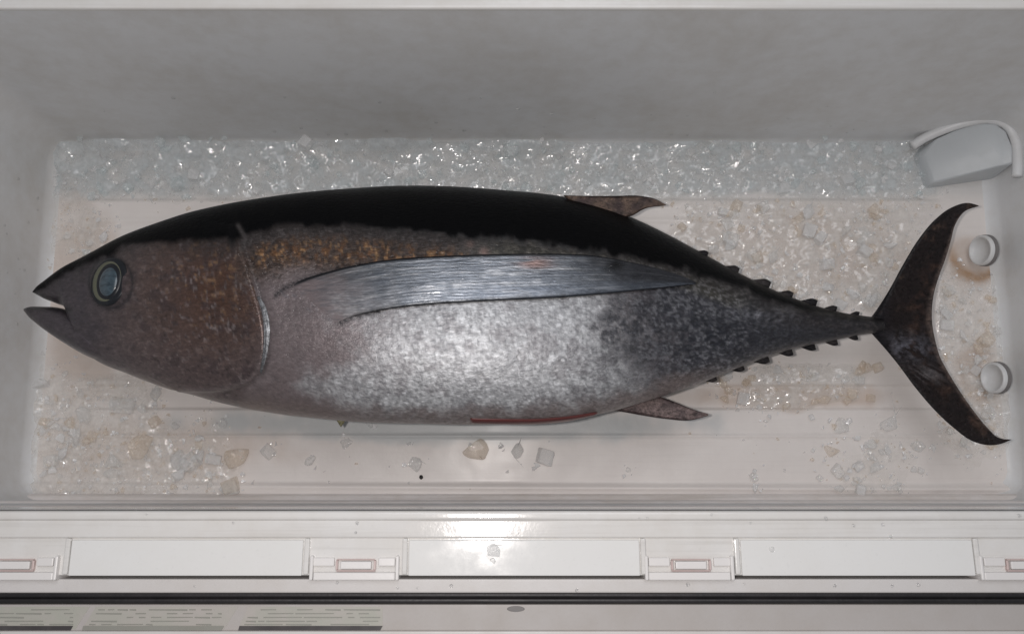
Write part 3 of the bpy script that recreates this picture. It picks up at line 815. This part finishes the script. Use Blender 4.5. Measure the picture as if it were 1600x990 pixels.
# second dorsal fin, anal fin
sheet('dorsal_fin', [(880,305),(920,306),(960,306),(1000,306),(1024,311),(1041,320)], [(900,322),(930,328),(965,340),(985,338),(1008,326),(1040,321)], 50, 14,
      place_level(0.078), lambda u, v: 0.0045*(1-u)+0.0012, M_finlet, flat_paint((.050,.034,.032), (.115,.078,.060), (.005,.005,.006)))
sheet('anal_fin', [(935,640),(965,642),(1000,648),(1040,654),(1080,656),(1107,649)], [(985,618),(1010,614),(1030,619),(1055,628),(1085,640),(1106,646)], 50, 14,
      place_level(0.078), lambda u, v: 0.005*(1-u)+0.0012, M_finlet, flat_paint((.10,.075,.075), (.16,.12,.115), (.035,.022,.022)))
sheet('anal_fin_lobe', [(1000,626),(1030,616),(1050,609),(1070,602)], [(1018,622),(1040,616),(1055,610),(1071,603)], 14, 6,
      place_level(0.08), 0.002, M_finlet, flat_paint((.12,.06,.05), (.16,.09,.08), None))
sheet('pelvic_fin', [(508,646),(520,650),(532,666)], [(545,648),(540,656),(533,667)], 12, 6,
      place_level(0.070), 0.002, M_finlet, flat_paint((.20,.19,.11), (.27,.25,.16), None))

# red slit along the belly
sl = []
sheet('belly_slit', [(735,652),(780,653),(840,653),(890,649),(932,643)], [(735,659),(780,661),(840,661),(890,656),(934,645)], 60, 6,
      lambda px, py, u, v: ((lambda r_: (r_[0] + r_[1]*0.0006, r_[1]) if r_[0] is not None else (at(px, py, 0.079), np.array([0, 0, 1.0])))(on_skin(px, py))),
      0.0022, M_slit)

# gill membrane
def paint_mem(px, py, u, v):
    n = fbm(px, py, 6, 91, 2)
    c = np.tile(col(.15, .155, .165), (len(px), 1))
    m = (sstep(.25, .75, v)*(.35 + .65*sstep(-.1, .4, n))*np.sin(np.pi*np.clip(u, 0, 1)))[:, None]
    c = c*(1-m) + col(.50, .51, .53)*m
    return c, np.tile(col(.25, .32, .5), (len(px), 1))
sheet('gill_membrane', [(401,464),(407,480),(411,500),(412,525),(410,555),(406,580)], [(405,462),(414,476),(421,500),(422,525),(417,555),(408,584)], 50, 12,
      lambda px, py, u, v: ((lambda r_: (r_[0] + r_[1]*0.0003, r_[1]))(on_skin(px, py))), 0.0016, M_finlet, paint_mem)

# finlets
def finlet2(x, up, s, ped):
    """small hooked blade on the ridge of the tail: its root runs along the outline"""
    tp = top if up else bot; s = s * 1.25 * random.uniform(.88, 1.1)
    e0 = float(smooth_pts(tp, x - 15*s)); e1 = float(smooth_pts(tp, x + 13*s))
    sg = -1 if up else 1
    A = [(x - 15*s, e0 - sg*3), (x - 3*s, (e0+e1)/2 + sg*5*s), (x + 7*s, (e0*.25+e1*.75) + sg*9*s), (x + 13*s, e1 + sg*9*s)]
    B = [(x - 13*s, e0 - sg*5), (x + 2*s, (e0+e1)/2 - sg*5), (x + 9*s, e1 - sg*3), (x + 14*s, e1 + sg*8*s)]
    sheet('finlet', A, B, 10, 5, place_level(float(axis_z(x))), 0.0020, M_finlet, flat_paint((.010,.009,.011), (.035,.03,.03), None))
for x, s in ((1098,.55),(1143,.8),(1188,.95),(1226,.9),(1262,.9),(1296,.75),(1334,.6)): finlet2(x, True, s, 0)
for x, s in ((1108,.75),(1150,.9),(1187,.95),(1226,.9),(1262,.85),(1298,.7),(1332,.5)): finlet2(x, False, s, 0)

# caudal fin: leading edge from upper tip to lower tip, trailing edge likewise
cA = [(1529,321),(1512,317),(1485,325),(1460,344),(1435,374),(1410,415),(1388,455),(1362,494),(1350,508),(1362,521),(1400,565),(1430,605),(1460,640),(1490,668),(1520,689),(1545,695),(1564,693),(1581,686)]
cB = [(1529,322),(1508,330),(1493,350),(1486,375),(1478,402),(1467,432),(1459,460),(1456,490),(1457,508),(1461,530),(1468,555),(1482,582),(1500,611),(1524,645),(1545,670),(1558,682),(1566,685),(1580,686)]
cA2 = np.array(cA, float); cB2 = np.array(cB, float)
def place_tail(px, py, u, v):
    k = abs(u - 0.5) * 2
    return at(px, py, float(axis_z(1376)) + 0.012*k*k), np.array([0, 0, 1.0])
def paint_tail(px, py, u, v):
    n = fbm(px, py, 16, 51, 3); n4 = fbm(px, py, 6, 52, 2); st = fbm((px-1360)/6, np.degrees(np.arctan2(py-508, px-1330))*6, 8, 53, 3)
    c = np.tile(col(.013, .009, .009), (len(px), 1))
    def lay(m, k):
        nonlocal c
        m = np.clip(m, 0, 1)[:, None]; c = c*(1-m) + np.asarray(k)*m
    lay(.8*sstep(-.1, .5, n)*sstep(.25, .8, v), col(.048, .027, .020))
    lay(.6*sstep(.86, .98, v)*sstep(.02, .1, u)*(1 - sstep(.9, .98, u)), col(.16, .12, .105))
    lay(.6*sstep(.1, .5, st), col(.010, .008, .008))
    lay(.45*sstep(.1, .5, n4)*sstep(.2, .5, n), col(.10, .066, .05))
    lay(.85*np.exp(-((px-1415)/38)**2 - ((py-543)/20)**2)*sstep(-.4, .3, n4), col(.105, .105, .125))
    lay(.6*np.exp(-((px-1448)/30)**2 - ((py-585)/15)**2)*sstep(-.1, .3, st), col(.13, .12, .125))
    lay(np.exp(-(v/.06)**2), col(.008, .007, .008))
    lay(.7*(1 - sstep(1365, 1400, px)), col(.012, .012, .016))
    return c, np.tile(col(.12, .30, .4), (len(px), 1))
sheet('caudal_fin', cA, cB, 190, 26, place_tail, lambda u, v: 0.0016 + 0.012*(1-v)*math.exp(-((u-.47)/.07)**2), M_finlet, paint_tail)

# eye: dark socket ring, pale iris, clouded blue pupil
ec, en = on_skin(171, 441)
en = sum((Vector(on_skin(171 + a_, 441 + b_)[1]) for a_, b_ in ((-26, 0), (26, 0), (0, -30), (0, 30), (18, 20), (18, -20))), Vector((0, 0, 0))); en.normalize()
ec = np.mean([on_skin(171 + a_, 441 + b_)[0] for a_, b_ in ((-26, 0), (26, 0), (0, -30), (0, 30))], axis=0) + np.array(en)*0.0016
ex = Vector((1, 0, 0)) - en*en.x; ex.normalize(); ey = en.cross(ex)
erot = Matrix((ex, ey, en)).transposed().to_4x4()
def dome(name, cx, cy, rx, ry, h, base, mat, parent, inner=0.0, seg=48, rings_=9):
    bm = bmesh.new(); rr = []
    for k in range(rings_ + 1):
        t = inner + (1-inner)*(k/rings_)
        z = h*math.sqrt(max(0, 1 - t*t*0.98)) + base
        rr.append([bm.verts.new((cx + rx*t*math.cos(2*math.pi*j/seg), cy + ry*t*math.sin(2*math.pi*j/seg), z)) for j in range(seg)])
    for a_, b_ in zip(rr, rr[1:]):
        for j in range(seg): bm.faces.new((a_[j], b_[j], b_[(j+1) % seg], a_[(j+1) % seg]))
    if inner == 0:
        bmesh.ops.remove_doubles(bm, verts=rr[0], dist=1e-6)
    bot_ = [bm.verts.new((v.co.x, v.co.y, base - 0.006)) for v in rr[-1]]
    for j in range(seg): bm.faces.new((rr[-1][j], bot_[j], bot_[(j+1) % seg], rr[-1][(j+1) % seg]))
    bm.transform(Matrix.Translation(Vector(ec) - Vector(t_inv)) @ erot)
    return bm_obj(name, bm, mat, parent, True)
q = PXM * 0.98
eye = dome('eye', 0, 1*q, 32*q, 38*q, 0.0024, -0.0012, M_socket, tuna)
dome('iris', -1.5*q, 1*q, 27.0*q, 33.5*q, 0.0026, -0.0006, M_iris, eye)
dome('pupil_ring', 0.6*q, 0.5*q, 23.5*q, 31*q, 0.0031, -0.0004, M_socket, eye)
dome('pupil', 2.0*q, -0.5*q, 18*q, 25.5*q, 0.0042, -0.0003, M_pupil, eye)

# ------------------------------------------------------------------ ice
FISH_POLY = np.array([(x, y) for x, y in top] + [(x, y) for x, y in bot[::-1]] , float)
def shard(r_, cube):
    bm = bmesh.new()
    if cube:
        bmesh.ops.create_cube(bm, size=1.3)
        for v in bm.verts: v.co += Vector((r_.uniform(-.16, .16), r_.uniform(-.16, .16), r_.uniform(-.16, .16)))
        bmesh.ops.bevel(bm, geom=list(bm.edges), offset=0.14, segments=2, profile=0.6, affect='EDGES')
    else:
        for _ in range(r_.randint(10, 16)):
            v = Vector((r_.gauss(0, 1), r_.gauss(0, 1), r_.gauss(0, 1))).normalized() * r_.uniform(.65, 1)
            v.z *= r_.uniform(.6, .9); bm.verts.new(v)
        g = bmesh.ops.convex_hull(bm, input=list(bm.verts))
        bmesh.ops.delete(bm, geom=[v for v in bm.verts if not v.link_faces], context='VERTS')
        bmesh.ops.bevel(bm, geom=list(bm.edges), offset=0.07, segments=1, profile=0.6, affect='EDGES')
    zmin = min(v.co.z for v in bm.verts)
    for v in bm.verts: v.co.z -= zmin
    return bm
protos = []
for k in range(12):
    bm = shard(random.Random(100 + k), k < 4)
    bmesh.ops.recalc_face_normals(bm, faces=bm.faces)
    me = bpy.data.meshes.new('ice_chunk'); bm.to_mesh(me); bm.free(); protos.append(me)
variants = {}
def ice_mesh(k, m):
    if (k, m) not in variants:
        me = protos[k].copy(); me.materials.append(M_ice[m]); variants[(k, m)] = me
    return variants[(k, m)]
def chunk(px, py, size, m=0, k=None, label=None, group=None, z=None, squash=0.75, name='ice_chunk'):
    zf = float(floor_z(np.array(px, float), np.array(py, float))) if z is None else z
    p = at(px, py, zf)
    if py > 800: zf -= (p[1] - yref) * RIM_SLOPE; p = at(px, py, zf)
    k = random.randrange(12) if k is None else k
    o = bpy.data.objects.new(name, ice_mesh(k, m)); C.objects.link(o)
    s = size * 0.5 * (H - zf) / F / 0.9
    o.location = (p[0], p[1], zf - s*0.12)
    o.scale = (s*random.uniform(.85, 1.15), s*random.uniform(.85, 1.15), s*squash*random.uniform(.8, 1.2))
    o.rotation_euler = (random.uniform(-.25, .25), random.uniform(-.25, .25), random.uniform(0, 6.28))
    tag(o, label, 'ice', group); return o

G1 = 'loose ice chunks on the bare floor'
solo = [
 (420,708,27,0,0,'squarish clear ice chunk on bare floor below the pale front belly'),
 (487,718,22,0,6,'single round clear ice chunk between square chunk and belly-side cluster'),
 (541,690,24,0,7,'faint clear ice chunk on grey wet floor under the front belly'),
 (577,662,22,0,8,'clear ice bit half tucked beneath the belly edge near pelvic fin'),
 (646,722,34,0,9,'lumpy clear ice chunk just above the black speck'),
 (640,692,8,3,10,'tiny white ice bit above the lumpy chunk near black speck'),
 (741,704,48,2,5,'largest flat beige ice slab on bare floor below red belly slit'),
 (806,706,30,0,11,'jagged clear ice chunk between beige slab and ice cube'),
 (850,712,31,3,1,'square whitish ice cube on bare floor below red belly slit'),
 (782,696,7,3,9,'tiny bright ice bit between beige slab and jagged chunk'),
 (838,728,7,3,8,'tiny bright ice bit just below the square whitish cube'),
 (982,732,14,0,7,'lone small ice bit on bare floor below the anal fin'),
 (1178,745,19,0,6,'small round ice chunk on bare floor close to inner step'),
 (1180,764,13,3,10,'small ice bit sitting on the inner step of near wall'),
 (1195,658,10,0,8,'lone tiny ice bit below the beige ice row'),
 (1311,666,34,0,5,'wide clear ice chunk below the tail stalk, left of upright oval chunk'),
 (1386,661,31,0,4,'upright oval ice chunk left of the lower tail lobe'),
 (1356,692,23,0,9,'flat ice chunk beneath the wide and oval chunks'),
 (1300,703,28,2,10,'beige ice chunk at upper left of low right cluster'),
 (1307,735,26,0,0,'clear angular ice chunk at bottom left of low right cluster'),
 (1340,727,18,3,2,'white ice cube in middle of low right cluster'),
 (1430,700,30,0,8,'clear ice chunk just left of lower tail tip'),
 (1457,699,17,3,7,'small bright ice chunk touching lower tail lobe near its tip'),
 (230,708,60,2,9,'big peach-stained ice lump in the near left corner pile'),
 (368,712,44,2,5,'peach-stained ice lump right of the near left corner pile'),
 (335,716,26,3,3,'small white cube leaning on the right peach ice lump'),
 (106,709,24,3,11,'bright white ice shard in near left corner'),
 (350,659,22,0,6,'clear ice bit just under the fish throat, right one of pair'),
 (275,664,20,0,8,'clear ice bit just under the fish throat, left one of pair'),
 (1160,622,24,3,1,'whitish ice cube at left end of the beige ice row'),
]
for px, py, s, m, k, lab in solo: chunk(px, py, s, m, k, lab, G1)
chunk(768, 860, 30, 0, 9, 'elongated wet ice piece melting on the middle hinge panel', None, ZR - 0.0002, 0.6)
chunk(770, 876, 14, 0, 8, 'small ice bit below the elongated piece on middle hinge panel', None, ZR - 0.0002, 0.5)
chunk(1205, 858, 12, 0, 6, 'small ice bit on the right hinge panel', None, ZR - 0.0002, 0.6)

chunk(1533, 600, 26, 0, 7, 'clear ice chunk leaning on the lower drain cap', G1)
chunk(1524, 578, 18, 3, 2, 'small white ice cube beside the lower drain cap', G1)
chunk(1541, 617, 20, 3, 9, 'white ice chunk just below the lower drain cap', G1)
def where(lab, px, py, x0, y0, x1, y1):
    if lab == 'far':
        for lim, w_ in ((150, 'behind the snout'), (230, 'above the eye'), (330, 'above the cheek'), (430, 'above the gill edge'), (540, 'above the pectoral fin root'),
                        (660, 'above the highest part of back'), (780, 'above the fin glint'), (900, 'just before the dorsal fin'), (1050, 'above the dorsal fin'),
                        (1150, 'just past the dorsal fin'), (1300, 'above the upper finlets'), (2000, 'beside the corner block')):
            if px < lim: return ('at far wall foot ' if py < 262 else 'nearer the fish ') + w_
    fx = (px - x0)/(x1 - x0); fy = (py - y0)/(y1 - y0)
    a_ = ('far', 'middle', 'near')[min(2, int(fy*3))]; b_ = ('snout end', 'centre', 'tail end')[min(2, int(fx*3))]
    return f"at the {a_} {b_} of the {lab}"
def ice_mask(px, py):
    n = fbm(px, py, 70, 61, 3)
    qx = px + 75*fbm(px, py, 90, 62, 2); qy = py + 26*fbm(px, py, 70, 63, 2)
    m = np.maximum.reduce([
        0.95*sstep(205, 225, py)*(1 - sstep(288, 330, py + 26*n))*(1 - sstep(1430, 1500, qx)),
        0.75*sstep(1030, 1100, qx + .9*(py-330))*(1 - sstep(1390, 1440, px + .5*(py-400)))*sstep(300, 330, py)*(1 - sstep(480, 520, qy)),
        0.70*(1 - sstep(240, 390, qx + .25*(760-py)))*sstep(545, 610, qy),
        0.55*(1 - sstep(130, 210, qx))*(1 - sstep(370, 450, qy)),
        0.65*sstep(1110, 1180, qx)*(1 - sstep(1360, 1430, qx))*sstep(560, 585, py)*(1 - sstep(625, 650, qy)),
        0.60*sstep(1455, 1475, px)*sstep(390, 460, qy)*(1 - sstep(680, 720, qy)),
        0.45*np.exp(-((qx-1385)/110)**2 - ((qy-715)/55)**2)])
    return np.clip(m + .35*n*(m > .02), 0, 1)
def zone_ok(px, py): return not inside(np.array([px], float), np.array([py], float), FISH_POLY)[0]
# name, x0, y0, x1, y1, count, size range, materials, label, group
zones = [
 ((95,216,1475,302), 96, (12,28), (1,1,1,3,0), 'far', 'ice along the far wall'),
 ((85,225,170,400), 12, (12,26), (0,1,3), 'far snout corner ice', 'ice in the far left corner'),
 ((1060,320,1400,480), 70, (13,30), (0,2,3,0), 'ice above the finlets', 'ice above the tail'),
 ((65,550,400,765), 46, (14,38), (0,2,3,0), 'pile below the snout', 'ice in the near left corner'),
 ((1110,572,1420,645), 26, (14,28), (2,2,0,3), 'beige row under the tail', 'ice under the tail stalk'),
 ((1465,440,1560,700), 34, (12,26), (0,3,2), 'ice behind the tail fin', 'ice behind the tail fin'),
 ((1250,640,1510,770), 24, (10,22), (0,0,3), 'cluster below lower tail lobe', 'ice in the low right cluster'),
]
seen = set()
for (x0, y0, x1, y1), n, (s0, s1), ms, lab, grp in zones:
    c_ = 0; tries = 0
    while c_ < n and tries < 3000:
        tries += 1
        px, py = random.uniform(x0, x1), random.uniform(y0, y1)
        if not zone_ok(px, py): continue
        if any(abs(px - q_[0]) < (q_[2] + 12)*.6 and abs(py - q_[1]) < (q_[2] + 12)*.6 for q_ in solo): continue
        if ice_mask(np.array([px]), np.array([py]))[0] < random.uniform(.02, .35): continue
        if fbm(np.array([px]), np.array([py]), 60, 90)[0] < random.uniform(-.6, .25): continue
        sz = s0 + (s1 - s0) * random.random()**1.8; m_ = random.choice(ms); k_ = random.randrange(12)
        size_w = 'tiny' if sz < s0 + .12*(s1-s0) else 'small' if sz < s0 + .35*(s1-s0) else 'large' if sz > s0 + .7*(s1-s0) else 'mid-sized'
        base_ = lambda: f"{size_w} {('clear', 'bluish', 'beige', 'white')[m_]} {('cube', 'brick-shaped', 'slanted', 'blocky', 'jagged', 'pointed', 'rounded', 'flat', 'angular', 'lumpy', 'broken', 'sharp')[k_]} ice {where(lab, px, py, x0, y0, x1, y1)}"
        for _t in range(12):
            if base_() not in seen: break
            k_ = (k_ + 1) % 12
        seen.add(base_())
        hz = float(floor_z(np.array(px), np.array(py))) + 0.0015 + 0.013*float(1 - sstep(214, 256, py))
        chunk(px, py, sz, m_, k_, base_(), grp, hz); c_ += 1

# slush and small fragments: nobody could count these
im = ice_mask(fpx, fpy)
pile = (1 - sstep(214, 262, fpy)) * np.clip(0.010 + 0.020*fbm(fpx, fpy, 120, 78, 3), 0, .03) * im
Q = P.copy()
Q[..., 2] += pile + im * (0.0045 + 0.0035*fbm(fpx, fpy, 18, 71, 3) + 0.0014*vnoise(fpx, fpy, 7, 72)) - 0.0018*(1 - sstep(.05, .35, im)) - 0.0003
keep = (im[:-1, :-1] > .05) | (im[1:, 1:] > .05)
amt = sstep(.03, .75, im + .22*fbm(fpx, fpy, 26, 75, 3)*(im > .02))
slush = mesh_obj('slush_ice', Q.reshape(-1, 3), FQ[keep.ravel()], M_slush)
vcol(slush, 'amount', np.stack([amt.ravel(), (1 - sstep(296, 322, fpy)).ravel(), np.zeros(nx*ny)], -1))
tag(slush, 'half-melted slush of crushed ice spread over the tub floor', 'ice', None, 'stuff')

fv, ff, fm = [], [], []
base = [(np.array([v.co for v in p.vertices]), [list(f.vertices) for f in p.polygons]) for p in protos]
simple = []
for k in range(6):
    r_ = random.Random(300 + k); bm = bmesh.new()
    for _ in range(9):
        v = Vector((r_.gauss(0, 1), r_.gauss(0, 1), r_.gauss(0, .8))).normalized() * r_.uniform(.7, 1); bm.verts.new(v)
    bmesh.ops.convex_hull(bm, input=list(bm.verts))
    bmesh.ops.delete(bm, geom=[v for v in bm.verts if not v.link_faces], context='VERTS')
    bm.verts.index_update()
    simple.append((np.array([v.co for v in bm.verts]), [[v.index for v in f.verts] for f in bm.faces])); bm.free()
cnt = 0; off = 0
cand = np.stack([rng.uniform(60, 1570, 40000), rng.uniform(208, 772, 40000)], -1)
near = np.array([(q_[0] + rng.normal(0, .42)*q_[2], q_[1] + rng.normal(0, .42)*q_[2]) for q_ in solo for _ in range(4)])  # white crumbs added round the loose chunks to stand in for glints
cand = np.vstack([near, cand])
mk = ice_mask(cand[:, 0], cand[:, 1]); mk[:len(near)] = 2.0; fz = floor_z(cand[:, 0], cand[:, 1]); ins = inside(cand[:, 0], cand[:, 1], FISH_POLY)
for i in range(len(cand)):
    if cnt >= 5200: break
    if ins[i] or rng.random() > mk[i]*.8 + .004: continue
    V0, F0 = simple[int(rng.integers(0, 6))]
    s = 0.0009 + 0.0028*rng.random()**2.2
    a_ = rng.uniform(0, 6.28); ca, sa = math.cos(a_), math.sin(a_)
    V1 = V0 * s * rng.uniform(.7, 1.3, 3); V1 = np.stack([V1[:, 0]*ca - V1[:, 1]*sa, V1[:, 0]*sa + V1[:, 1]*ca, V1[:, 2]], -1)
    p = at(cand[i, 0], cand[i, 1], fz[i] + min(mk[i], 1)*0.004*rng.random() + s*.5)
    fv.append(V1 + p); ff += [[x + off for x in f] for f in F0]
    fm += [3 if i < len(near) else int(rng.choice([0, 3, 3, 1 if cand[i, 1] < 310 else 2]))] * len(F0)
    off += len(V0); cnt += 1
frag = mesh_obj('ice_fragments', np.vstack(fv), ff, None, None, False)
for m in M_ice: frag.data.materials.append(m)
frag.data.polygons.foreach_set('material_index', fm)
tag(frag, 'scatter of tiny ice fragments over the slush and floor', 'ice', None, 'stuff')

# water drops on walls and rim
dv, df = [], []
def drop(p, n, s):
    global dv, df
    n = Vector(n); rot = np.array(n.to_track_quat('Z', 'Y').to_matrix())
    o0 = len(dv); sg, rg = 10, 3
    for k in range(rg + 1):
        t = math.pi/2 * k/rg
        for j in range(sg):
            a_ = 2*math.pi*j/sg
            q_ = rot @ np.array([s*math.cos(t)*math.cos(a_), s*math.cos(t)*math.sin(a_), s*.6*math.sin(t) - s*.05])
            dv.append(np.asarray(p) + q_)
    for k in range(rg):
        for j in range(sg): df.append([o0 + k*sg + j, o0 + k*sg + (j+1) % sg, o0 + (k+1)*sg + (j+1) % sg, o0 + (k+1)*sg + j])
for _ in range(46):
    zz = 0.02 + 0.10*random.random()**2
    g = max(0, (zz - fr)/(ZR - fr))
    x = random.uniform(XL0 + .06, XR0 - .03); y = YF0 + (YF1 - YF0)*g
    drop((x, y - 0.0002, zz), (0, -1, 0.05), random.uniform(.0008, .0022))
for _ in range(16):
    zz = 0.02 + 0.08*random.random(); g = (zz - fr)/(ZR - fr)
    drop((XL0 + (XL1 - XL0)*g + .0002, random.uniform(YN0 + .05, YF0 - .05), zz), (1, 0, .05), random.uniform(.0008, .002))
for _ in range(26):
    px, py = random.choice(((random.uniform(0, 1600), random.uniform(814, 838)), (random.uniform(0, 1600), random.uniform(799, 811)), (random.uniform(0, 1600), random.uniform(908, 923))))
    z = ZR if py < 813 else (ZR if py < 900 else ZR - 0.0035)
    if py < 813: z += 0.0012
    if py < 900: z -= (at(px, py, z)[1] - yref) * RIM_SLOPE
    drop(at(px, py, z), (0, 0, 1), random.uniform(.0006, .0015))
drops = mesh_obj('water_drops', np.array(dv), df, M_drop)
tag(drops, 'beads of melt water on the tub walls and rim', 'water drops', None, 'stuff')

bm = bmesh.new()
bmesh.ops.create_icosphere(bm, subdivisions=2, radius=0.0021)
for v in bm.verts: v.co *= random.uniform(.85, 1.1)
o = bm_obj('speck', bm, M_speck, None, True, tuple(at(658, 745, 0.0045)))
tag(o, 'tiny black speck on the bare floor below the lumpy ice chunk', 'speck')
